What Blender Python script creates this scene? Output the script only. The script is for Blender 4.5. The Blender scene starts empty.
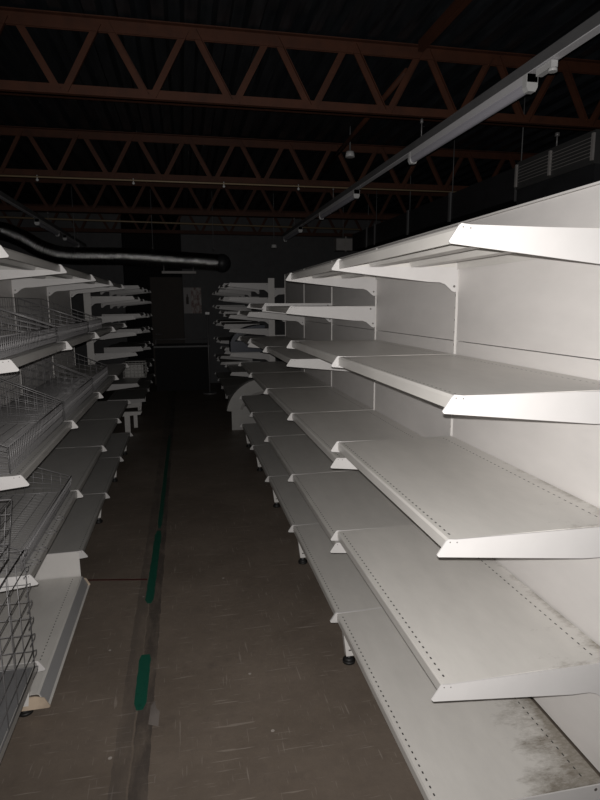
import bpy, math, random
from mathutils import Vector, Matrix
random.seed(4)
S = bpy.context.scene
C = S.collection

# ------------------------------------------------------------ camera, world, flash, exposure
CAM = Vector((0, 0, 1.575))
YAW, PITCH, ROLL, FPX = 0.2016, 0.1689, -0.0059, 564.5
fw = Vector((math.sin(YAW)*math.cos(PITCH), math.cos(YAW)*math.cos(PITCH), -math.sin(PITCH)))
rt = Vector((math.cos(YAW), -math.sin(YAW), 0)); up = rt.cross(fw)
r2 = rt*math.cos(ROLL)+up*math.sin(ROLL); u2 = up*math.cos(ROLL)-rt*math.sin(ROLL)
cd = bpy.data.cameras.new('camera'); cam = bpy.data.objects.new('camera', cd); C.objects.link(cam)
cd.sensor_fit = 'VERTICAL'; cd.sensor_height = 36; cd.sensor_width = 27; cd.lens = FPX/800*36
cd.clip_start = .01; cd.clip_end = 100
cam.matrix_world = Matrix(((r2.x, u2.x, -fw.x, CAM.x), (r2.y, u2.y, -fw.y, CAM.y), (r2.z, u2.z, -fw.z, CAM.z), (0, 0, 0, 1)))
S.camera = cam
w = bpy.data.worlds.new('world'); S.world = w; w.use_nodes = True
w.node_tree.nodes['Background'].inputs[0].default_value = (.8, .85, 1, 1)
w.node_tree.nodes['Background'].inputs[1].default_value = .0003
ld = bpy.data.lights.new('phone_flash', 'SPOT'); ld.energy = 186; ld.spot_size = math.radians(128); ld.spot_blend = 1; ld.shadow_soft_size = .004; ld.color = (1, .965, .93)
lo = bpy.data.objects.new('phone_flash', ld); C.objects.link(lo)
lo.rotation_euler = cam.matrix_world.to_euler(); lo.location = CAM + up*.021 - rt*.005 - fw*.005
S.view_settings.view_transform = 'Standard'; S.view_settings.look = 'None'
S.view_settings.exposure = 0.0; S.view_settings.gamma = 1

# ------------------------------------------------------------ materials
def mat(name, col, rough=.5, metal=0, spec=.5):
    m = bpy.data.materials.new(name); m.use_nodes = True
    b = m.node_tree.nodes['Principled BSDF']
    b.inputs['Base Color'].default_value = (*col, 1); b.inputs['Roughness'].default_value = rough
    b.inputs['Metallic'].default_value = metal; b.inputs['Specular IOR Level'].default_value = spec
    return m
def N(m, t, **kw):
    n = m.node_tree.nodes.new(t)
    for k, v in kw.items():
        if k.startswith('i_'): n.inputs[int(k[2:])].default_value = v
        else: setattr(n, k, v)
    return n
def L(m, a, b): m.node_tree.links.new(a, b)
def math_(m, op, a, b=None, clamp=False):
    n = N(m, 'ShaderNodeMath', operation=op); n.use_clamp = clamp
    for i, v in enumerate((a, b)):
        if v is None: continue
        if isinstance(v, (int, float)): n.inputs[i].default_value = v
        else: L(m, v, n.inputs[i])
    return n.outputs[0]
def mixc(m, f, a, b):
    n = N(m, 'ShaderNodeMix', data_type='RGBA')
    if isinstance(f, (int, float)): n.inputs[0].default_value = f
    else: L(m, f, n.inputs[0])
    for i, v in ((6, a), (7, b)):
        if isinstance(v, tuple): n.inputs[i].default_value = (*v, 1)
        else: L(m, v, n.inputs[i])
    return n.outputs[2]
def noise(m, vec, scale, detail=4, rough=.6):
    n = N(m, 'ShaderNodeTexNoise'); n.inputs['Scale'].default_value = scale
    n.inputs['Detail'].default_value = detail; n.inputs['Roughness'].default_value = rough
    L(m, vec, n.inputs['Vector']); return n.outputs[0]
def ramp(m, v, a, b):
    n = N(m, 'ShaderNodeMapRange'); n.inputs[1].default_value = a; n.inputs[2].default_value = b
    L(m, v, n.inputs[0]); return n.outputs[0]
def scaled(m, vec, s):
    n = N(m, 'ShaderNodeMapping'); n.inputs['Scale'].default_value = s; L(m, vec, n.inputs[0]); return n.outputs[0]

def enamel(name, col, rough=.42, var=.06):
    """painted sheet steel with faint handling marks"""
    m = mat(name, col, rough); co = N(m, 'ShaderNodeTexCoord').outputs['Object']
    n = noise(m, scaled(m, co, (3, 1.2, 3)), 3)
    f = ramp(m, n, .35, .75)
    L(m, mixc(m, f, col, tuple(c*(1-var*2) for c in col)), m.node_tree.nodes['Principled BSDF'].inputs['Base Color'])
    return m
def deck_mat(name, dirt=0.0, worn=(.15, .125, .09), col=(.66, .64, .61), hole_u=.047):
    m = mat(name, col, .38); co = N(m, 'ShaderNodeTexCoord').outputs['Object']
    sp = N(m, 'ShaderNodeSeparateXYZ'); L(m, co, sp.inputs[0])
    u = math_(m, 'ABSOLUTE', sp.outputs[0]); y = sp.outputs[1]; z = sp.outputs[2]
    def row(at, half, per, duty):
        a = math_(m, 'LESS_THAN', math_(m, 'ABSOLUTE', math_(m, 'SUBTRACT', u, at)), half)
        t = math_(m, 'FRACT', math_(m, 'DIVIDE', math_(m, 'ADD', y, 10.0), per))
        b = math_(m, 'LESS_THAN', math_(m, 'ABSOLUTE', math_(m, 'SUBTRACT', t, .5)), duty)
        e = math_(m, 'LESS_THAN', math_(m, 'ABSOLUTE', y), .478)
        top = math_(m, 'GREATER_THAN', z, .03)
        return math_(m, 'MULTIPLY', math_(m, 'MULTIPLY', a, b), math_(m, 'MULTIPLY', e, top))
    holes = math_(m, 'MAXIMUM', row(hole_u, .0022, .025, .17), row(.478, .002, .025, .2))
    n1 = ramp(m, noise(m, scaled(m, co, (5, 2, 5)), 2.5, 5), .35, .7)
    c = mixc(m, n1, col, tuple(k*.9 for k in col))
    scr = ramp(m, noise(m, scaled(m, co, (40, 4, 10)), 3, 2), .68, .74)
    c = mixc(m, math_(m, 'MULTIPLY', scr, .15), c, tuple(min(1, k*1.3) for k in col))
    if dirt > 0:
        back = math_(m, 'MULTIPLY', math_(m, 'SUBTRACT', u, .22), 3.0, True)
        near = math_(m, 'MULTIPLY', math_(m, 'SUBTRACT', .1, y), 1.6, True)
        rub = math_(m, 'MULTIPLY', math_(m, 'SUBTRACT', -.47, y), 40.0, True)
        edge = math_(m, 'MULTIPLY', math_(m, 'SUBTRACT', u, .485), 18.0, True)
        n = noise(m, scaled(m, co, (3.5, 7, 3)), 1.7, 9, .68)
        k = math_(m, 'ADD', math_(m, 'MULTIPLY', math_(m, 'MULTIPLY', back, near), .36*dirt), math_(m, 'MULTIPLY', edge, .22))
        k = math_(m, 'ADD', k, math_(m, 'MULTIPLY', rub, .1))
        n2 = noise(m, scaled(m, co, (14, 30, 3)), 3, 8, .75)
        n = math_(m, 'ADD', math_(m, 'MULTIPLY', n, .72), math_(m, 'MULTIPLY', n2, .28))
        f = ramp(m, math_(m, 'ADD', n, k), .66, .88)
        f = math_(m, 'MULTIPLY', f, math_(m, 'ADD', .25, math_(m, 'MULTIPLY', n2, 1.0)))
        c = mixc(m, f, c, worn)
    c = mixc(m, holes, c, (.012, .011, .01))
    L(m, c, m.node_tree.nodes['Principled BSDF'].inputs['Base Color'])
    return m
M = {}
M['deck'] = deck_mat('shelf_enamel', .0)
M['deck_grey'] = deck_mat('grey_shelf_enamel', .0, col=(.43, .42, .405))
M['deck_dusty'] = deck_mat('dusty_shelf_enamel', .55)
M['deck_dirty'] = deck_mat('dirty_shelf_enamel', 1.65)
M['bracket'] = enamel('white_bracket_enamel', (.62, .605, .60), .4, .03)
M['panel'] = enamel('back_panel_enamel', (.70, .675, .66), .5, .05)
M['upright'] = enamel('upright_enamel', (.72, .70, .68), .4, .03)
M['dark_rubber'] = mat('black_rubber', (.012, .012, .012), .55)
M['wire'] = mat('zinc_wire', (.22, .215, .22), .4, .25)
M['rust'] = enamel('rusty_cream_enamel', (.62, .50, .38), .6, .25)
M['trunk'] = enamel('dull_grey_metal', (.16, .16, .165), .5, .1)
M['fixture'] = enamel('fixture_white', (.8, .79, .82), .4, .05)
M['tube'] = mat('tube_glass', (.6, .59, .66), .2)
M['brown'] = enamel('red_brown_primer', (.075, .022, .008), .7, .2)
M['duct_grey'] = enamel('black_duct_sheet', (.03, .031, .034), .45, .15)
M['grille'] = enamel('grey_louvre', (.06, .06, .06), .5, .1)
M['bolt'] = mat('bolt_hole', (.10, .09, .085), .5)
M['far_grey'] = enamel('aged_grey_enamel', (.36, .34, .33), .5, .1)
M['navy'] = enamel('navy_plastic', (.045, .055, .085), .4, .1)
M['pendant'] = mat('milky_glass', (.7, .7, .7), .3)
M['cream_box'] = enamel('off_white_plastic', (.5, .49, .47), .45, .05)
M['pipe'] = mat('ochre_pipe', (.32, .24, .15), .45)

# corrugated deck
m = mat('ceiling_deck', (.055, .065, .075), .42, .3); M['ceil'] = m
co = N(m, 'ShaderNodeTexCoord').outputs['Object']
n = ramp(m, noise(m, scaled(m, co, (10, .8, 4)), 3, 6), .35, .75)
L(m, mixc(m, n, (.012, .015, .019), (.045, .05, .056)), m.node_tree.nodes['Principled BSDF'].inputs['Base Color'])
# floor
m = mat('worn_concrete', (.2, .17, .15), .5); M['floor'] = m
B = m.node_tree.nodes['Principled BSDF']; co = N(m, 'ShaderNodeTexCoord').outputs['Object']
sp = N(m, 'ShaderNodeSeparateXYZ'); L(m, co, sp.inputs[0]); fx, fy = sp.outputs[0], sp.outputs[1]
c = mixc(m, ramp(m, noise(m, co, 1.3, 8, .65), .3, .72), (.125, .100, .080), (.215, .175, .142))
c = mixc(m, math_(m, 'MULTIPLY', ramp(m, noise(m, co, 3.4, 9, .75), .58, .72), .55), c, (.085, .07, .062))
c = mixc(m, math_(m, 'MULTIPLY', ramp(m, noise(m, co, 22, 6, .7), .45, .7), .25), c, (.11, .09, .08))
# scratches across and along the aisle
for sc, lo_, st in (((2.2, 34, 1), .70, .35), ((30, 2.2, 1), .71, .30), ((4, 60, 1), .70, .25), ((70, 5, 1), .71, .25)):
    n = noise(m, scaled(m, co, sc), 2.0, 2, .5)
    g = math_(m, 'MULTIPLY', ramp(m, n, lo_-.03, lo_), st)
    c = mixc(m, g, c, (.42, .37, .33))
sp_ = N(m, 'ShaderNodeTexVoronoi'); sp_.inputs['Scale'].default_value = 5; L(m, co, sp_.inputs['Vector'])
c = mixc(m, math_(m, 'LESS_THAN', sp_.outputs[0], .035), c, (.40, .36, .33))
# dark worn strip left by old tape
jit = math_(m, 'MULTIPLY', math_(m, 'SUBTRACT', noise(m, co, 9, 3), .5), .02)
def band(x0, x1):
    a = math_(m, 'GREATER_THAN', math_(m, 'ADD', fx, jit), x0); b = math_(m, 'LESS_THAN', math_(m, 'ADD', fx, jit), x1)
    return math_(m, 'MULTIPLY', a, b)
fade = ramp(m, noise(m, scaled(m, co, (9, 2, 1)), 2, 5), .25, .55)
c = mixc(m, math_(m, 'MULTIPLY', math_(m, 'MULTIPLY', band(-.30, -.243), fade), .5), c, (.07, .06, .055))
c = mixc(m, math_(m, 'MULTIPLY', math_(m, 'MULTIPLY', band(-.236, -.175), fade), .72), c, (.05, .043, .04))
L(m, c, B.inputs['Base Color'])
bp = N(m, 'ShaderNodeBump'); bp.inputs['Strength'].default_value = .15; bp.inputs['Distance'].default_value = .01
L(m, noise(m, co, 30, 5), bp.inputs['Height']); L(m, bp.outputs[0], B.inputs['Normal'])
L(m, ramp(m, noise(m, co, 4, 5), -.6, 1.4), B.inputs['Roughness'])
def worn_tape(name, col):
    m = mat(name, col, .45); co = N(m, 'ShaderNodeTexCoord').outputs['Object']
    f = ramp(m, noise(m, co, 25, 6, .7), .55, .7)
    L(m, mixc(m, math_(m, 'MULTIPLY', f, .6), col, tuple(k*.45 for k in col)), m.node_tree.nodes['Principled BSDF'].inputs['Base Color']); return m
M['green'] = worn_tape('green_tape', (.010, .085, .056))
M['red'] = worn_tape('red_tape', (.07, .014, .014))
# foil duct
m = mat('crinkled_foil', (.5, .5, .5), .2, 1); M['foil'] = m
B = m.node_tree.nodes['Principled BSDF']; co = N(m, 'ShaderNodeTexCoord').outputs['Object']
bp = N(m, 'ShaderNodeBump'); bp.inputs['Strength'].default_value = .8; bp.inputs['Distance'].default_value = .012
L(m, noise(m, scaled(m, co, (14, 9, 9)), 3, 6, .7), bp.inputs['Height']); L(m, bp.outputs[0], B.inputs['Normal'])
M['strip'] = enamel('grey_lip_strip', (.38, .38, .39), .4, .05)
M['scrap'] = enamel('scuffed_paper', (.20, .175, .16), .7, .3)
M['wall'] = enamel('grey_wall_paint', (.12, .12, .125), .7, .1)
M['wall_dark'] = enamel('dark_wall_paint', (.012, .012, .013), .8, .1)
M['door'] = enamel('brown_door_paint', (.03, .02, .013), .6, .15)
M['poster_pale'] = mat('poster_paper', (.32, .30, .30), .5)
m = mat('poster_print', (.4, .35, .32), .5); M['poster'] = m
co = N(m, 'ShaderNodeTexCoord').outputs['Object']
n = ramp(m, noise(m, scaled(m, co, (9, 1, 5)), 2, 4), .4, .6)
L(m, mixc(m, n, (.42, .39, .38), (.16, .07, .06)), m.node_tree.nodes['Principled BSDF'].inputs['Base Color'])

# ------------------------------------------------------------ mesh helpers
class MB:
    def __init__(s): s.v = []; s.f = []; s.m = []; s.k = 0; s.sm = []
    def add(s, vs, fs, smooth=False):
        o = len(s.v); s.v += [tuple(v) for v in vs]
        for f in fs: s.f.append(tuple(o+i for i in f)); s.m.append(s.k); s.sm.append(smooth)
        return s
    def box(s, x0, x1, y0, y1, z0, z1):
        if x0 > x1: x0, x1 = x1, x0
        if y0 > y1: y0, y1 = y1, y0
        return s.add([(x0,y0,z0),(x1,y0,z0),(x1,y1,z0),(x0,y1,z0),(x0,y0,z1),(x1,y0,z1),(x1,y1,z1),(x0,y1,z1)],
              [(0,3,2,1),(4,5,6,7),(0,1,5,4),(1,2,6,5),(2,3,7,6),(3,0,4,7)])
    def prism(s, pts, axis, a, b):
        """2D outline extruded along axis ('x': pts=(y,z); 'y': pts=(x,z); 'z': pts=(x,y))"""
        n = len(pts)
        def P(p, t): return {'x': (t, p[0], p[1]), 'y': (p[0], t, p[1]), 'z': (p[0], p[1], t)}[axis]
        vs = [P(p, a) for p in pts]+[P(p, b) for p in pts]
        fs = [tuple(range(n)), tuple(range(2*n-1, n-1, -1))]+[(i, i+n, (i+1) % n+n, (i+1) % n) for i in range(n)]
        return s.add(vs, fs)
    def sheet(s, path, t, y0, y1):
        """folded sheet: polyline in (x,z), thickness t, extruded in y"""
        n = len(path); L_, R_ = [], []
        for i, p in enumerate(path):
            d = Vector((0, 0))
            for a, b in ((i-1, i), (i, i+1)):
                if a >= 0 and b < n: d += (Vector(path[b])-Vector(path[a])).normalized()
            d.normalize(); nr = Vector((-d.y, d.x))
            e = (Vector(path[i])-Vector(path[i-1])).normalized() if i else (Vector(path[1])-Vector(path[0])).normalized()
            k = t/2/max(.4, abs(e.dot(d)))
            L_.append((p[0]+nr.x*k, p[1]+nr.y*k)); R_.append((p[0]-nr.x*k, p[1]-nr.y*k))
        for i in range(n-1):
            s.prism([L_[i], L_[i+1], R_[i+1], R_[i]], 'y', y0, y1)
        return s
    def tube(s, a, b, r, n=6, r1=None, cap=True):
        a, b = Vector(a), Vector(b); d = (b-a)
        if d.length < 1e-6: return s
        d.normalize(); q = d.orthogonal().normalized(); p = d.cross(q); r1 = r if r1 is None else r1
        vs = [a+(q*math.cos(t)+p*math.sin(t))*r for t in [2*math.pi*i/n for i in range(n)]]
        vs += [b+(q*math.cos(t)+p*math.sin(t))*r1 for t in [2*math.pi*i/n for i in range(n)]]
        s.add(vs, [(i, (i+1) % n, (i+1) % n+n, i+n) for i in range(n)], True)
        if cap:
            o = len(s.v)-2*n
            for f in (tuple(o+i for i in range(n-1, -1, -1)), tuple(o+n+i for i in range(n))):
                s.f.append(f); s.m.append(s.k); s.sm.append(False)
        return s
    def pipe(s, pts, r, n=8):
        for a, b in zip(pts, pts[1:]): s.tube(a, b, r, n)
        return s
    def ball(s, c, r, sz=1, n=12, h=8):
        vs, fs = [], []
        for j in range(h+1):
            t = math.pi*j/h
            for i in range(n): vs.append((c[0]+r*math.sin(t)*math.cos(2*math.pi*i/n), c[1]+r*math.sin(t)*math.sin(2*math.pi*i/n), c[2]+r*sz*math.cos(t)))
        for j in range(h):
            for i in range(n): fs.append((j*n+i, (j+1)*n+i, (j+1)*n+(i+1) % n, j*n+(i+1) % n))
        return s.add(vs, fs, True)
    def mesh(s, name, *mats):
        me = bpy.data.meshes.new(name); me.from_pydata(s.v, [], s.f); me.validate()
        for m_ in mats: me.materials.append(M[m_])
        if len(me.polygons) == len(s.m):
            me.polygons.foreach_set('material_index', s.m); me.polygons.foreach_set('use_smooth', s.sm)
        import bmesh
        bm = bmesh.new(); bm.from_mesh(me); bmesh.ops.recalc_face_normals(bm, faces=bm.faces); bm.to_mesh(me); bm.free()
        me.update(); return me
    def obj(s, name, *mats, parent=None, loc=(0, 0, 0)):
        return link(name, s.mesh(name, *mats), parent, loc)
def link(name, me, parent=None, loc=(0, 0, 0)):
    o = bpy.data.objects.new(name, me); C.objects.link(o); o.location = loc
    if parent: o.parent = parent
    return o
def tag(o, label, cat, group=None):
    o['label'] = label; o['category'] = cat
    if group: o['group'] = group
    return o
def thing(name, label, cat, loc, group=None):
    o = bpy.data.objects.new(name, None); C.objects.link(o); o.location = loc; o.empty_display_size = .1
    return tag(o, label, cat, group)
def struct(o): o['kind'] = 'structure'; return o

# ------------------------------------------------------------ setting
YW = 11.5
struct(MB().box(-6, 7, -1.5, 14.2, -.1, 0).obj('floor', 'floor'))
b = MB()                       # corrugated roof deck, ribs run along the aisle
x = -6.0; prof = []
while x < 7:
    prof += [(x, 3.255), (x+.07, 3.255), (x+.095, 3.31), (x+.165, 3.31)]; x += .19
b.sheet(prof, .004, -1.5, 14.2); b.box(-6, 7, -1.5, 14.2, 3.33, 3.4)
struct(b.obj('ceiling', 'ceil'))
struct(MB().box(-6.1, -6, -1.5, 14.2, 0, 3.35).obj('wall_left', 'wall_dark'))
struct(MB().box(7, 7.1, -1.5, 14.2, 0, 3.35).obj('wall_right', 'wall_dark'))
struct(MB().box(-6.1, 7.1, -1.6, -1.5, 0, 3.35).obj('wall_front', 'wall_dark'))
struct(MB().box(-6, -1.08, YW, YW+.15, 0, 3.35).box(.02, 7, YW, YW+.15, 0, 3.35).obj('wall_rear', 'wall'))
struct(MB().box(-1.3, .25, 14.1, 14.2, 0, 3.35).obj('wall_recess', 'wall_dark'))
d = struct(MB().box(-.60, .015, YW+.03, YW+.09, 0, 2.1).box(-.55, -.32, YW+.02, YW+.03, .25, .95).box(-.26, -.04, YW+.02, YW+.03, .25, .95)
           .box(-.55, -.32, YW+.02, YW+.03, 1.1, 1.95).box(-.26, -.04, YW+.02, YW+.03, 1.1, 1.95).obj('door_1', 'door'))
MB().tube((-.52, YW+.02, 1.0), (-.52, YW-.03, 1.0), .012).tube((-.52, YW-.03, 1.0), (-.40, YW-.03, 1.0), .010).obj('door_handle', 'trunk', parent=d)

# ------------------------------------------------------------ floor tape
def tape(y0, y1, xc, wd, seed, drift=0):
    rnd = random.Random(seed); n = max(6, int((y1-y0)/.04)); l, r = [], []
    for i in range(n+1):
        t = i/n; e = min(1, math.sin(math.pi*min(1, max(0, t*6)))+.4) if t < .08 else (1 if t < .94 else .65)
        y = y0+(y1-y0)*t; c_ = xc+drift*t; h = wd/2*e
        l.append((c_-h-rnd.uniform(0, .004), y)); r.append((c_+h+rnd.uniform(0, .004), y))
    return l+r[::-1]
for i, (y0, y1, xc, wd, dr, lb) in enumerate([
        (2.075, 2.44, -.228, .045, .0, 'short green tape dash on the floor, the nearest of the green marks'),
        (2.90, 3.9, -.238, .040, .012, 'long green tape strip on the floor beside the red line'),
        (3.95, 6.9, -.223, .028, .01, 'thin worn green tape line running off into the dark aisle')]):
    pts = tape(y0, y1, xc, wd, i, dr)
    tag(MB().prism(pts, 'z', .0002, .0012).obj('floor_tape', 'green'), lb, 'tape')
tag(MB().prism([(-.60, 3.235), (-.262, 3.17), (-.262, 3.185), (-.60, 3.25)], 'z', .0002, .001).obj('floor_tape', 'red'),
    'thin dark red tape line across the floor from the left shelving', 'tape')
tag(MB().prism([(-.190, 1.99), (-.152, 1.97), (-.150, 2.05), (-.165, 2.075), (-.172, 2.12), (-.186, 2.09)], 'z', .0002, .001).obj('paper_scrap', 'scrap'),
    'pale scuffed scrap stuck on the floor beside the near green dash', 'debris')

# ------------------------------------------------------------ shelving kit
DEP = .53
def mir(pts, s): return [(s*a, b_) for a, b_ in pts]
def bracket_pts():
    p = [(.004, -.001), (.0, .004), (.022, .037), (.028, .042), (.050, .0395), (DEP, .035), (DEP, -.082), (.517, -.085), (.505, -.08), (.49, -.066), (.475, -.054), (.452, -.046), (.40, -.044)]
    return p
CA = {}
def bracket_mesh(s, side):
    """side -1: near end of the shelf, +1: far end"""
    k = ('b', s, side)
    if k in CA: return CA[k]
    b = MB(); y0 = side*.4995; y1 = side*.4955
    b.prism(mir(bracket_pts(), s), 'y', y0, y1)
    b.k = 1
    for u, v in ((.032, .034), (.050, .032), (.50, .022), (.515, -.062)):
        for yy in (y0, y1):
            b.tube((s*u, yy-.0004, v), (s*u, yy+.0004, v), .0017 if u < .4 else .005, 8)
    CA[k] = b.mesh('shelf_bracket', 'bracket', 'bolt'); return CA[k]
def shelf_mesh(s, m_):
    k = ('s', s, m_)
    if k in CA: return CA[k]
    b = MB(); y0, y1 = -.4945, .4945
    b.sheet(mir([(.046, .007), (.031, .005), (.0305, .031), (.034, .0375), (DEP-.004, .0375), (DEP-.004, .006)], s), .0018, y0, y1)
    for u in (.17, .34):      # stiffening channels under the deck
        b.sheet(mir([(u-.03, .034), (u-.022, .012), (u+.022, .012), (u+.03, .034)], s), .0015, y0+.02, y1-.02)
    for y in (y0, y1-.0015):
        b.box(s*.034, s*(DEP-.01), y, y+.0015, .014, .036)
    CA[k] = b.mesh('shelf', m_); return CA[k]
def add_shelf(bay, s, z, m_='deck', near=True, far=True, bm='bracket'):
    o = link('shelf', shelf_mesh(s, m_), bay, (0, 0, z))
    for side, on in ((-1, near), (1, far)):
        if on: link('shelf_bracket', bracket_mesh(s, side), o)
    return o
def panel_mesh(h):
    k = ('p', round(h, 3))
    if k in CA: return CA[k]
    b = MB(); b.box(-.007, .007, -.4905, .4905, .0015, h-.0015)
    CA[k] = b.mesh('back_panel', 'panel'); return CA[k]
def upright_mesh(h):
    k = ('u', round(h, 3))
    if k in CA: return CA[k]
    b = MB(); b.box(-.010, .03, 0.0004, .0085, .05, h)
    b.k = 1
    z = .2
    while z < h-.03:
        b.box(-.0104, -.0098, .003, .0055, z, z+.01); z += .05
    CA[k] = b.mesh('upright', 'upright', 'bolt'); return CA[k]
def leg_mesh(s):
    k = ('l', s)
    if k in CA: return CA[k]
    b = MB(); b.prism(mir([(.075, .045), (.115, .045), (.118, .12), (DEP+.03, .10), (DEP+.03, .19), (.06, .19), (.06, .17)], s), 'y', .001, .031)
    b.k = 1
    for z in (.07, .095, .12): b.box(s*.085, s*.097, .0004, .0012, z, z+.006)
    CA[k] = b.mesh('base_leg', 'upright', 'bolt'); return CA[k]
def foot_mesh(s):
    k = ('f', s)
    if k in CA: return CA[k]
    b = MB(); b.tube((s*.095, .029, .0), (s*.095, .029, .012), .028, 16); b.tube((s*.095, .029, .012), (s*.095, .029, .024), .028, 16, .015)
    b.k = 1; b.tube((s*.095, .029, .02), (s*.095, .029, .05), .009, 10)
    CA[k] = b.mesh('levelling_foot', 'dark_rubber', 'wire'); return CA[k]
XN = .570
def make_bay(s, y0, levels, label, group, top=1.885, seams=(.264, 1.42), panels=True, dirt={}, last=False, special=None, xn=XN, leg=True, upr=True):
    bay = thing('shelving_bay', label, 'shelving', (s*xn, y0+.5, 0), group)
    xb = s*(DEP+.007)
    if panels:
        zs = list(seams)+[top]
        for a, c_ in zip(zs, zs[1:]): link('back_panel', panel_mesh(c_-a), bay, (xb+s*.002, 0, a))
        MB().box(xb-s*.012, xb+s*.03, -.499, .499, top, top+.006).obj('top_rail', 'upright', parent=bay)
    for e in ((-.5, .5) if last else (-.5,)):
        if upr:
            o = link('upright', upright_mesh(top), bay, (xb, e, 0))
            if s < 0: o.scale.x = -1
            if e > 0: o.location.y -= .009
        if leg:
            o = link('base_leg', leg_mesh(s), bay, (0, e if e < 0 else e-.06, 0)); link('levelling_foot', foot_mesh(s), o)
    for i, z in enumerate(levels):
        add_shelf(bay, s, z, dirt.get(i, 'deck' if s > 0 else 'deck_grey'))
    if special: special(bay)
    return bay

YR, YL = 1.17, 2.128
RL = [(1.703, 1.327, .979, .595, .22), (1.703, 1.327, .908, .538, .22), (1.521, 1.222, .908, .538, .22), (1.540, 1.222, .908, .538, .22), (1.464, 1.187, .908, .538, .22)]
ORD = ['nearest white bay of the right shelving run, with the grimy bottom shelf', 'second white bay from the camera in the right shelving run',
       'third white bay from the camera in the right run, without a top shelf', 'fourth bay from the camera in the right panelled run', 'farthest bay of the right panelled run, before the gap']
for i, lv in enumerate(RL):
    make_bay(1, YR+i, lv, ORD[i], 'right shelving run', dirt={3: 'deck_dusty', 4: 'deck_dirty', 2: 'deck_dusty'} if i == 0 else {}, last=(i == 4))

def near_base(bay):
    b = MB()    # low base deck on the floor with a slanting front lip
    b.sheet(mir([(.0, .028), (.010, .030), (.036, .083), (.044, .086), (DEP-.004, .086), (DEP-.004, .03)], -1), .002, -.492, .492)
    o = b.obj('base_shelf', 'deck_low', parent=bay)
    MB().sheet(mir([(.0085, .036), (.0335, .084)], -1), .0015, -.49, .49).obj('front_strip', 'strip', parent=o)  # thin grey plate over the slanting lip, makes its face darker than the deck
    for y in (-.4985, .4945): MB().prism(mir([(.002, .026), (-.003, .032), (.016, .070), (.05, .080), (.11, .078), (.11, .026)], -1), 'y', y, y+.004).obj('end_cap', 'rust', parent=o)
    MB().box(-.107, -.119, -.512, -.500, .05, .155).obj('flat_strut', 'rust', parent=bay)
m = deck_mat('base_shelf_enamel', .2, hole_u=.082); M['deck_low'] = m
# its hole row sits on a lower deck: holes keyed to u only, so rebuild with the deck height
def end_riser(bay):
    MB().prism(mir([(.044, .048), (.046, .228), (.30, .226), (.30, .048)], -1), 'y', -.4999, -.4985).obj('end_riser_plate', 'upright', parent=bay)
LL = (1.737, 1.348, .929, .543, .192)
LD = ['nearest bay, holding the tall wire basket at the left edge', 'left bay with its base deck lying almost on the floor',
      'left bay behind the low base deck, with a pale end plate', 'last but one bay of the left panelled run', 'farthest bay of the left panelled run']
make_bay(-1, YL-1, (.192,), 'white steel shelving, '+LD[0], 'left shelving run')
make_bay(-1, YL, LL[:4], 'white steel shelving, '+LD[1], 'left shelving run', special=near_base)
make_bay(-1, YL+1, LL, 'white steel shelving, '+LD[2], 'left shelving run', special=end_riser)
make_bay(-1, YL+2, LL, 'white steel shelving, '+LD[3], 'left shelving run')
make_bay(-1, YL+3, LL, 'white steel shelving, '+LD[4], 'left shelving run', last=True)

# far run on both sides: end posts, brackets and bare shelves, no back panels
def far_bay(s, y0, levels, label, group, post=False, other=(), xn=XN):
    bay = thing('shelving_bay', label, 'shelving', (s*xn, y0+.5, 0), group)
    for e in (-.5,):
        wp = .04 if post else .015
        if post: MB().box(s*(DEP+.025-wp), s*(DEP+.025+wp), e, e+.03, .05, (1.90 if s > 0 else 1.74) if post else 1.6).obj('post', 'upright', parent=bay)
        if s > 0 or not post: o = link('base_leg', leg_mesh(s), bay, (0, e, 0)); link('levelling_foot', foot_mesh(s), o)
    for z, dk in levels:
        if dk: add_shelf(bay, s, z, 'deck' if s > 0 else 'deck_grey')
        else:
            for side in (-1, 1): link('shelf_bracket', bracket_mesh(s, side), bay, (0, 0, z))
    for z in other:
        o = link('rear_bracket', bracket_mesh(-s, -1), bay, (s*(2*DEP+.05), 0, z))
    return bay
far = [[(1.80, 1), (1.62, 0), (1.40, 1), (1.225, 0), (.91, 0), (.665, 1), (.20, 1)],
       [(1.83, 1), (1.64, 1), (1.43, 1), (1.25, 1), (.86, 1), (.70, 0), (.20, 1)],
       [(1.77, 1), (1.50, 1), (1.26, 1), (.95, 1), (.60, 1), (.20, 1)],
       [(1.76, 1), (1.52, 1), (1.20, 1), (.90, 1), (.56, 1), (.20, 1)]]
fl = ['first bay past the gap in the right run, next to its tall post', 'second bay past the gap in the right run, deep in the shade', 'third bay past the gap on the right, hardly lit', 'last bay of the right side in front of the rear wall']
for i, lv in enumerate(far):
    far_bay(1, 7.3+i, lv, 'pale shelving, '+fl[i], 'far right shelving', post=(i == 0), other=(1.74, 1.14) if i == 0 else ())
farL = [[(1.64, 1), (1.40, 0), (1.20, 0), (.95, 0), (.56, 1)], [(1.80, 1), (1.62, 1), (1.41, 1), (1.18, 1), (.93, 1), (.56, 1), (.2, 1)],
        [(1.78, 1), (1.60, 0), (1.38, 1), (1.16, 1), (.90, 1), (.52, 1), (.2, 1)], [(1.80, 1), (1.60, 0), (1.36, 1), (1.10, 1), (.80, 1), (.50, 1), (.2, 1)]]
fl = ['first bay past the gap on the left, behind a short trestle', 'second bay past the gap on the left, holding the small mesh crate', 'third bay past the gap on the left, hardly lit', 'last bay of the left side in front of the rear wall']
for i, lv in enumerate(farL):
    far_bay(-1, 7.3+i, lv, 'pale shelving, '+fl[i], 'far left shelving', post=(i == 0))

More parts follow.
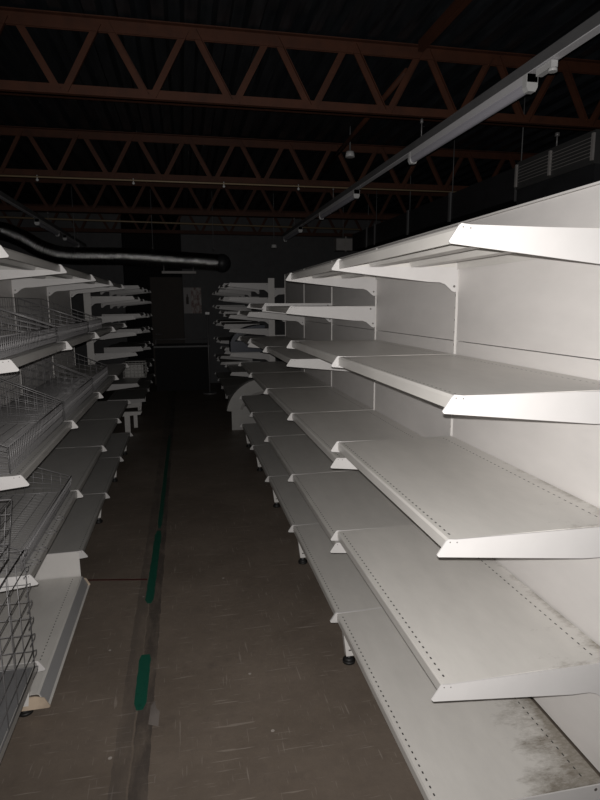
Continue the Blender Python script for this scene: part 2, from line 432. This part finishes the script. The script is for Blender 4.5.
# ------------------------------------------------------------ wire goods
def grid(b, o, du, dv, nu, nv, r=.0016, rim=.0028, top=None):
    """wires on the parallelogram o, o+du, o+dv; top: function u->v scale"""
    o, du, dv = Vector(o), Vector(du), Vector(dv); T = top or (lambda t: 1)
    for i in range(nu+1):
        t = i/nu; b.tube(o+du*t, o+du*t+dv*T(t), rim if i in (0, nu) else r, 5)
    for j in range(nv+1):
        q = j/nv
        b.tube(o+dv*T(0)*q, o+du+dv*T(1)*q, rim if j == nv else r, 5)
    return b
def wire_basket(label, y0, y1, xf, xb, z, hf, hb, group, lean=0, nf=38, deep=6):
    """front fence at xf, sides rising to the back at xb"""
    t = thing('wire_basket', label, 'wire basket', ((xf+xb)/2, (y0+y1)/2, z), group)
    ox = (xf+xb)/2; hy = (y1-y0)/2; a, c_ = xf-ox, xb-ox
    grid(MB(), (a, -hy, .003), (0, 2*hy, 0), (lean, 0, hf), nf, 3).obj('front_grid', 'wire', parent=t)
    sl = lambda q: 1+(hb/hf-1)*q
    for y in (-hy, hy):
        grid(MB(), (a, y, .003), (c_-a, 0, 0), (lean*.2, 0, hf), 10, 5, top=sl).obj('side_grid', 'wire', parent=t)
    grid(MB(), (c_, -hy, .003), (0, 2*hy, 0), (0, 0, hb), 20, 4).obj('back_grid', 'wire', parent=t)
    grid(MB(), (a, -hy, .003), (0, 2*hy, 0), (c_-a, 0, 0), 40, 8, r=.0013).obj('floor_grid', 'wire', parent=t)
    return t
gl = 'wire baskets on the left shelves'
deckz = lambda lv: lv+.0386
for i, w_ in enumerate(('nearest on the second shelf from the top', 'middle one on the second shelf from the top', 'farthest on the second shelf from the top')):
    wire_basket('long zinc wire basket on the left, '+w_, YL+.03+i, YL+.985+i-(.0 if i < 2 else .3), -.643, -1.085, deckz(LL[1]), .075, .235, gl)
for i, w_ in enumerate(('nearest on the middle shelf', 'middle one on the middle shelf', 'farthest on the middle shelf')):
    wire_basket('long zinc wire basket on the left, '+w_, YL+.03+i, YL+.985+i-(.0 if i < 2 else .15), -.640, -1.085, deckz(LL[2]), .10, .30, gl)
t = wire_basket('long zinc wire basket clipped on the left fourth shelf above the low base deck', YL+.04, YL+.985, -.635, -1.085, deckz(LL[3]), .085, .25, gl, lean=.014, nf=44)
b = MB()
for y in (-.42, -.30, -.12, .05):       # little clips holding it on the front edge
    b.pipe([(.225, y, .01), (.262, y-.01, .006), (.270, y, .002), (.275, y+.02, .004), (.262, y+.03, .006), (.225, y+.03, .01)], .0022, 5)
b.obj('clip', 'wire', parent=t)

# tall basket closest to the camera
def crate(name, label, x0, x1, y0, y1, z, h, nx, ny, nz, taper=0, r=.0022, rim=.004, group=None, loops=False):
    t = thing(name, label, 'wire basket', ((x0+x1)/2, (y0+y1)/2, z), group)
    hx, hy = (x1-x0)/2, (y1-y0)/2
    def side(p, q, n):
        b = MB(); p, q = Vector(p), Vector(q)
        k = 1-taper
        for i in range(n+1):
            a = p.lerp(q, i/n); b.tube((a.x*k, a.y*k, .004), (a.x, a.y, h), r if 0 < i < n else r*1.5, 6)
        for j in range(nz+1):
            f = k+taper*j/nz; zz = .004+(h-.004)*j/nz
            b.tube((p.x*f, p.y*f, zz), (q.x*f, q.y*f, zz), rim if j in (0, nz) else r, 6)
            if loops: b.pipe([(q.x*f, q.y*f, zz), (q.x*f+.012, q.y*f, zz+.004), (q.x*f+.013, q.y*f-.012, zz-.006), (q.x*f, q.y*f-.03, zz-.03)], r, 6)
        return b.obj('side_grid', 'wire', parent=t)
    side((-hx, hy, 0), (hx, hy, 0), nx); side((-hx, -hy, 0), (hx, -hy, 0), nx)
    side((hx, -hy, 0), (hx, hy, 0), ny); side((-hx, -hy, 0), (-hx, hy, 0), ny)
    k = 1-taper
    grid(MB(), (-hx*k, -hy*k, .004), (0, 2*hy*k, 0), (2*hx*k, 0, 0), ny, nx, r=r).obj('floor_grid', 'wire', parent=t)
    return t
crate('tall_wire_basket', 'tall heavy wire basket standing on the low shelf at the lower left edge', -.98, -.598, 1.22, 2.085, deckz(.192), .47, 6, 8, 7, loops=True, r=.0016, rim=.0026)
MB().box(-.18, .186, -.425, .425, .006, .008).obj('dark_floor_sheet', 'trunk', parent=bpy.data.objects['tall_wire_basket'])  # flat dark grey sheet that darkens the floor of the tall basket
crate('shallow_wire_basket', 'shallow wire basket stacked on the tall basket at the left edge', -.96, -.605, 1.3, 2.03, deckz(.192)+.478, .205, 7, 11, 4, taper=.10, r=.0014, rim=.0024)
crate('mesh_crate', 'small pale mesh crate on a dark shelf far down the left side', -.82, -.53, 7.9, 8.20, .60, .19, 6, 6, 4, r=.004, rim=.009)
for o_ in bpy.data.objects['mesh_crate'].children: o_.data.materials[0] = M['cream_box']
MB().box(-.12, .12, -.135, -.13, .01, .17).obj('backing_card', 'cream_box', parent=bpy.data.objects['mesh_crate'])

# short leg pair under first far-left bay
b = MB().box(-.765, -.70, 7.22, 7.27, .0, .215).box(-.655, -.61, 7.22, 7.27, .05, .215).prism([(-.79, .20), (-.76, .255), (-.55, .255), (-.57, .215)], 'y', 7.215, 7.275)
tag(b.obj('short_trestle', 'upright'), 'short pale two-legged trestle standing before the far left shelving', 'trestle')

# ------------------------------------------------------------ curved displays on the right
def arc_band(x0, zb, rx, rz, th, a0, a1, y0, y1, n=12):
    p, q = [], []
    for i in range(n+1):
        a = math.radians(a0+(a1-a0)*i/n)
        p.append((x0+rx*math.cos(a), zb+rz*math.sin(a))); q.append((x0+(rx-th)*math.cos(a), zb+(rz-th)*math.sin(a)))
    return p, q
def arch(name, label, x0, zb, rx, rz, th, y0, y1, base, mt, mt2):
    t = thing(name, label, 'display', (x0, (y0+y1)/2, base[2]))
    dz = base[2]; hy = (y1-y0)/2
    p, q = arc_band(0, zb-dz, rx, rz, th, 85, 172, 0, 0)
    b = MB()
    for i in range(len(p)-1): b.prism([p[i], p[i+1], q[i+1], q[i]], 'y', -hy, hy)
    b.obj('curved_hood', mt, parent=t)
    p2, q2 = arc_band(0, zb-dz, rx-th, rz-th, .035, 85, 165, 0, 0)
    b = MB()
    for i in range(len(p2)-1): b.prism([p2[i], p2[i+1], q2[i+1], q2[i]], 'y', -hy+.01, hy)
    b.obj('inner_liner', mt2, parent=t)
    b = MB().box(base[0]-x0, base[1]-x0, -hy+.02, hy-.02, 0, base[3]-base[2])
    for k in range(7): b.box(base[0]-x0+.03+k*.055, base[0]-x0+.045+k*.055, -hy+.012, -hy+.021, .02, base[3]-base[2]-.02)
    b.obj('body', mt, parent=t)
    return t
arch('curved_display_bin', 'pale display bin with a rounded hood, on the floor right of the aisle', .98, .19, .49, .46, .16, 7.0, 7.13, (.555, 1.03, .0, .30), 'cream_box', 'far_grey')
arch('curved_display_bin', 'dark blue rounded display hood on the far right shelving', 1.02, 1.06, .42, .24, .05, 7.45, 7.75, (.60, 1.06, .948, 1.09), 'navy', 'duct_grey')

# ------------------------------------------------------------ ceiling steel
TX0, TX1 = -5.9, 6.9
def truss(y, label):
    t = thing('roof_truss', label, 'truss', (0, y, 2.805), 'red brown roof trusses')
    def ang(b, z0, hgt, flip):
        # two angles back to back
        for sgn in (-1, 1):
            b.box(TX0, TX1, sgn*.006, sgn*.012, z0, z0+hgt)
            zf = z0 if not flip else z0+hgt-.006
            b.box(TX0, TX1, sgn*.006, sgn*.045, zf, zf+.006)
        return b
    ang(MB(), .0, .062, False).obj('bottom_chord', 'brown', parent=t)
    ang(MB(), .365, .072, True).obj('top_chord', 'brown', parent=t)
    k = -11; x = -.145+.508*k
    while x < TX1-.6:
        if x > TX0+.3:
            for x0, x1 in ((x, x+.23), (x+.508-.0, x+.278)):
                b = MB(); dx, dz = x1-x0, .385; ln = math.hypot(dx, dz); px, pz = dz/ln*.021, -dx/ln*.021
                p0 = (x0+(.02 if x1 > x0 else -.02), .028); p1 = (x1, .028+dz)
                b.prism([(p0[0]-px, p0[1]-pz), (p1[0]-px, p1[1]-pz), (p1[0]+px, p1[1]+pz), (p0[0]+px, p0[1]+pz)], 'y', -.005, .005)
                e = .8
                b.prism([(p0[0]+px*e, p0[1]+pz*e), (p1[0]+px*e, p1[1]+pz*e), (p1[0]+px, p1[1]+pz), (p0[0]+px, p0[1]+pz)], 'y', -.024, .005)
                b.obj('web_bar', 'brown', parent=t)
        x += .508
    return t
TY = [(1.6, 'red-brown steel roof truss overhead behind the viewpoint side'), (3.83, 'red-brown zigzag roof truss, the nearest and brightest across the top of the picture'),
      (6.15, 'red-brown zigzag roof truss, second in depth, above the far shelving'), (8.35, 'dark zigzag roof truss, third in depth'), (10.55, 'dark zigzag roof truss in front of the rear wall')]
for y, lb in TY[1:]: truss(y, lb)
b = MB().box(1.55, 1.565, 3.845, 9.9, 3.10, 3.235).box(1.53, 1.585, 3.845, 9.9, 3.095, 3.103)
b.v = [(x, y, z) for x, y, z in b.v]
tag(MB().box(1.565, 1.573, 2.0, 3.76, 3.19, 3.25).box(1.565, 1.60, 2.0, 3.76, 3.185, 3.191).obj('roof_bracing_beam', 'brown'), 'brown bracing beam along the roof, above the near light track', 'beam')
tag(MB().tube((1.545, 3.9, 3.12), (1.50, 6.05, 2.95), .022, 6).obj('roof_tie_bar', 'brown'), 'dark brown sloping tie bar between the first two trusses', 'beam')

# ochre pipe and thin conduits across the hall
tag(MB().tube((-5.5, 9.2, 2.873), (2.9, 9.2, 2.77), .013, 8).obj('sprinkler_pipe', 'pipe'), 'thin ochre pipe crossing the hall under the dark trusses', 'pipe')
b = MB().tube((-5.5, 6.09, 2.79), (5.5, 6.09, 2.79), .009, 6)
tag(b.obj('conduit', 'pipe'), 'thin conduit clipped along the bottom of the second truss', 'conduit')
def at(px, py, Y):
    d_ = fw+r2*((px-300)/FPX)-u2*((py-400)/FPX); return CAM+d_*(Y/d_.y)
for i, (px, py, Y, w_) in enumerate([(36, 173, 6.06, 'leftmost'), (133, 178, 6.06, 'third from the right'), (224, 182, 6.06, 'second from the right'), (299, 186, 6.06, 'rightmost')]):
    p = at(px, py, Y)
    tag(MB().tube((0, 0, .012), (0, 0, .045), .006).ball((0, 0, 0), .014, .9).obj('ceiling_sprinkler', 'pendant', loc=(p.x, Y+.03, 2.762)), 'small pale sprinkler head under the second truss, '+w_, 'sprinkler', 'sprinkler heads')

# ------------------------------------------------------------ light tracks with dead tubes
ZT = 2.645
def batten(label, x, y0, y1, group):
    t = thing('light_fixture', label, 'light fixture', (x, (y0+y1)/2, ZT-.05), group)
    h = (y1-y0)/2
    MB().box(-.027, .027, -h, h, -.010, .026).obj('housing', 'fixture', parent=t)
    MB().prism([(.0255*math.cos(a_), -.010-.036*abs(math.sin(a_))) for a_ in [math.pi*k_/10 for k_ in range(11)]], 'y', -h+.03, h-.03).obj('glass_tube', 'tube', parent=t)
    for s_ in (-1, 1):
        MB().prism([(-.029, .026), (.029, .026), (.029, -.03), (.018, -.050), (-.018, -.050), (-.029, -.03)], 'y', s_*h, s_*(h-.035)).obj('lamp_holder', 'pendant', parent=t)
    return t
def track(x, y0, y1, hang, label):
    t = thing('light_track', label, 'light track', (x, (y0+y1)/2, ZT))
    h = (y1-y0)/2
    MB().box(-.024, .024, -h, h, -.018, .030).obj('channel', 'trunk', parent=t)
    MB().box(-.022, .022, -h, h, -.0225, -.018).obj('cover_strip', 'fixture', parent=t)
    for y in hang:
        MB().tube((0, y-(y0+y1)/2, .03), (0, y-(y0+y1)/2, .158), .004).tube((-.0, y-(y0+y1)/2, .13), (0, y-(y0+y1)/2, .155), .011).obj('hanger_rod', 'wire', parent=t)
    return t
track(1.635, .6, 9.2, (3.83, 6.15, 8.35), 'long grey light track on the right, running from the top right corner into the dark')
batten('white tube light fixture on the right track, the nearest and largest', 1.635, 2.56, 3.99, 'tube lights on the right track')
batten('tube light fixture on the right track, second one into the hall', 1.635, 5.30, 6.7, 'tube lights on the right track')
batten('tube light fixture on the right track, third one deep in the dark', 1.635, 7.90, 9.1, 'tube lights on the right track')
o = MB().box(-.016, .016, -.06, .05, -.03, 0).tube((0, -.05, -.03), (0, -.05, -.045), .02, 10).obj('lamp_holder', 'pendant', loc=(1.635, 2.46, ZT-.026))
tag(o, 'loose white lamp holder on the right track, just nearer than the big tube light', 'lamp holder')
track(-1.71, 5.2, 11.3, (6.15, 8.35, 10.55), 'dark light track over the left shelving, angled down towards the silver duct')
batten('tube light fixture on the left track, its near end a pale dot', -1.71, 7.7, 8.9, 'tube lights on the left track')
batten('tube light fixture on the left track, the farther pale dot above the duct', -1.71, 9.4, 10.5, 'tube lights on the left track')
for px, py, Y, w_ in ((350, 154, 5.6, 'right of the aisle above the lit track end'), (274, 246, 9.0, 'small and far, right of the silver duct')):
    p = at(px, py, Y)
    t = thing('pendant_lamp', 'pale round ceiling lamp '+w_, 'lamp', (p.x, p.y, p.z-.03))
    MB().tube((0, 0, 0), (0, 0, .05), .045, 16, .04).obj('glass_shade', 'pendant', parent=t)
    MB().tube((0, 0, .05), (0, 0, 3.255-p.z+.03), .007).obj('stem', 'trunk', parent=t)

# ------------------------------------------------------------ overhead box duct with louvre, right
XD = 2.776
t = thing('overhead_duct', 'black box duct hung above and behind the right shelving', 'duct', (XD, 6.3, 2.43))
MB().box(0, .35, -1.85, 2.9, .0, .26).obj('duct_body', 'duct_grey', parent=t)
for y in (5.70, 6.84, 8.09, 8.46, 4.47):
    b = MB().box(-.014, .0, y-6.3-.022, y-6.3+.022, -.02, .275).tube((.02, y-6.3, .27), (.02, y-6.3, .80), .005)
    b.obj('strap', 'trunk', parent=t)
g = thing('louvre_unit', 'dark grey louvred air unit hung at the right edge, in front of the black duct', 'air vent', (XD-.03, 3.99, 2.495))
b = MB().box(0, .3, -.46, .46, 0, .215)
b.obj('casing', 'grille', parent=g)
MB().box(.012, .3, -.46, .46, -.135, 0).obj('lower_lagging', 'duct_grey', parent=g)
b = MB()
for j in range(6):
    z = .05+j*.024
    for y0, y1 in ((-.43, .0), (.03, .43)): b.prism([(-.002, z), (-.014, z-.004), (-.014, z-.001), (-.002, z+.006)], 'y', y0, y1)
b.obj('louvre_slats', 'far_grey', parent=g)
for y in (-.46, .0, .44): MB().box(-.016, .0, y, y+.02, .02, .195).obj('end_strip', 'far_grey', parent=g)
MB().tube((.02, -.02, .215), (.02, -.02, .315), .006).tube((.02, -.02, .29), (.02, -.02, .315), .018).obj('hanger_rod', 'wire', parent=g)
p = at(343, 245, 8.9)
t = thing('junction_box', 'small grey box hung beside the track at the far end of the black duct', 'box', (p.x, p.y, p.z))
MB().box(-.13, .13, -.08, .08, -.09, .09).box(.01, .03, -.09, -.08, -.11, .12).obj('casing', 'far_grey', parent=t)
MB().tube((0, 0, .09), (0, 0, 3.255-p.z), .007).obj('hanger_rod', 'trunk', parent=t)

# ------------------------------------------------------------ foil duct at the back
def smooth(pts, n=6):
    out = []
    P = [pts[0]]+pts+[pts[-1]]
    for i in range(1, len(P)-2):
        a, b_, c_, d_ = (Vector(q) for q in P[i-1:i+3])
        for k in range(n):
            t_ = k/n; out.append(.5*((2*b_)+(-a+c_)*t_+(2*a-5*b_+4*c_-d_)*t_**2+(-a+3*b_-3*c_+d_)*t_**3))
    out.append(Vector(pts[-1])); return out
pts = smooth([(-3.4, 9, 2.66), (-2.6, 9, 2.64), (-2.25, 9, 2.54), (-1.95, 9, 2.37), (-1.6, 9, 2.29), (-.8, 9, 2.285), (0, 9, 2.24), (.35, 9, 2.22), (.62, 9, 2.20)])
b = MB(); n = 20; rr = .125; vs = []; 
dense = []
for a, c_ in zip(pts, pts[1:]):
    for k in range(9): dense.append(a.lerp(c_, k/9))
dense.append(pts[-1])
for i, p in enumerate(dense):
    a = dense[max(0, i-1)]; c_ = dense[min(len(dense)-1, i+1)]; dr = (c_-a).normalized(); nn = Vector((0, 1, 0)); bb = dr.cross(nn)
    R_ = rr*(1+.018*math.sin(i*2.1))
    vs += [p+(nn*math.cos(2*math.pi*k/n)+bb*math.sin(2*math.pi*k/n))*(R_+random.uniform(-.004, .004)) for k in range(n)]
fs = [(i*n+k, i*n+(k+1) % n, (i+1)*n+(k+1) % n, (i+1)*n+k) for i in range(len(dense)-1) for k in range(n)]
b.add(vs, fs, True)
t = thing('flexible_duct', 'crinkled silver flexible duct hung across the far end of the aisle', 'duct', (0, 0, 0))
b.obj('foil_hose', 'foil', parent=t)
MB().ball((.62, 9, 2.20), .14, 1, 16, 10).obj('end_cap', 'duct_grey', parent=t)
b = MB()
for x in (-2.6, -1.5, -.4, .5): b.box(x-.012, x+.012, 8.86, 9.14, 2.0 if False else 2.40, 2.405).tube((x, 9, 2.38), (x, 9, 3.255), .006)
b.obj('hanger', 'trunk', parent=t)
tag(MB().box(-.28, .22, 8.80, 8.84, 2.03, 2.065).tube((-.25, 8.83, 2.06), (-.25, 8.90, 2.16), .006).tube((.18, 8.83, 2.06), (.18, 8.90, 2.13), .006).obj('sign_rail', 'far_grey'), 'short grey rail hanging under the silver duct', 'rail')

# ------------------------------------------------------------ far end clutter
b_ = MB().box(.03, .17, YW-.012, YW-.002, 1.40, 1.90)
b_.k = 1; b_.box(.17, .37, YW-.012, YW-.002, 1.40, 1.90)
b_.k = 2; b_.box(.075, .125, YW-.014, YW-.0121, 1.58, 1.72).box(.088, .112, YW-.014, YW-.0121, 1.72, 1.77)
tag(b_.obj('poster', 'poster_pale', 'poster', 'door'), 'faded poster with a small dark figure shape on the rear wall', 'poster')
t = thing('counter', 'dark low counter standing at the far end of the aisle', 'counter', (-.25, 10.9, 0))
MB().box(-.27, .70, -.3, .3, 0, .80).obj('body', 'wall_dark', parent=t)
MB().box(-.29, .72, -.33, .33, .80, .83).obj('worktop', 'trunk', parent=t)
MB().tube((-.25, -.31, .95), (.68, -.31, .95), .008).tube((-.25, -.31, .83), (-.25, -.31, .95), .008).tube((.68, -.31, .83), (.68, -.31, .95), .008).obj('rail', 'wire', parent=t)
t = thing('floor_stand', 'thin metal stand with a pale top in front of the rear poster', 'stand', (.42, 10.1, 0))
MB().tube((0, 0, .02), (0, 0, 1.40), .014).tube((0, 0, 0), (0, 0, .025), .13, 16).obj('pole', 'wire', parent=t)
MB().box(-.035, .035, -.02, .02, 1.40, 1.44).obj('head', 'pendant', parent=t)
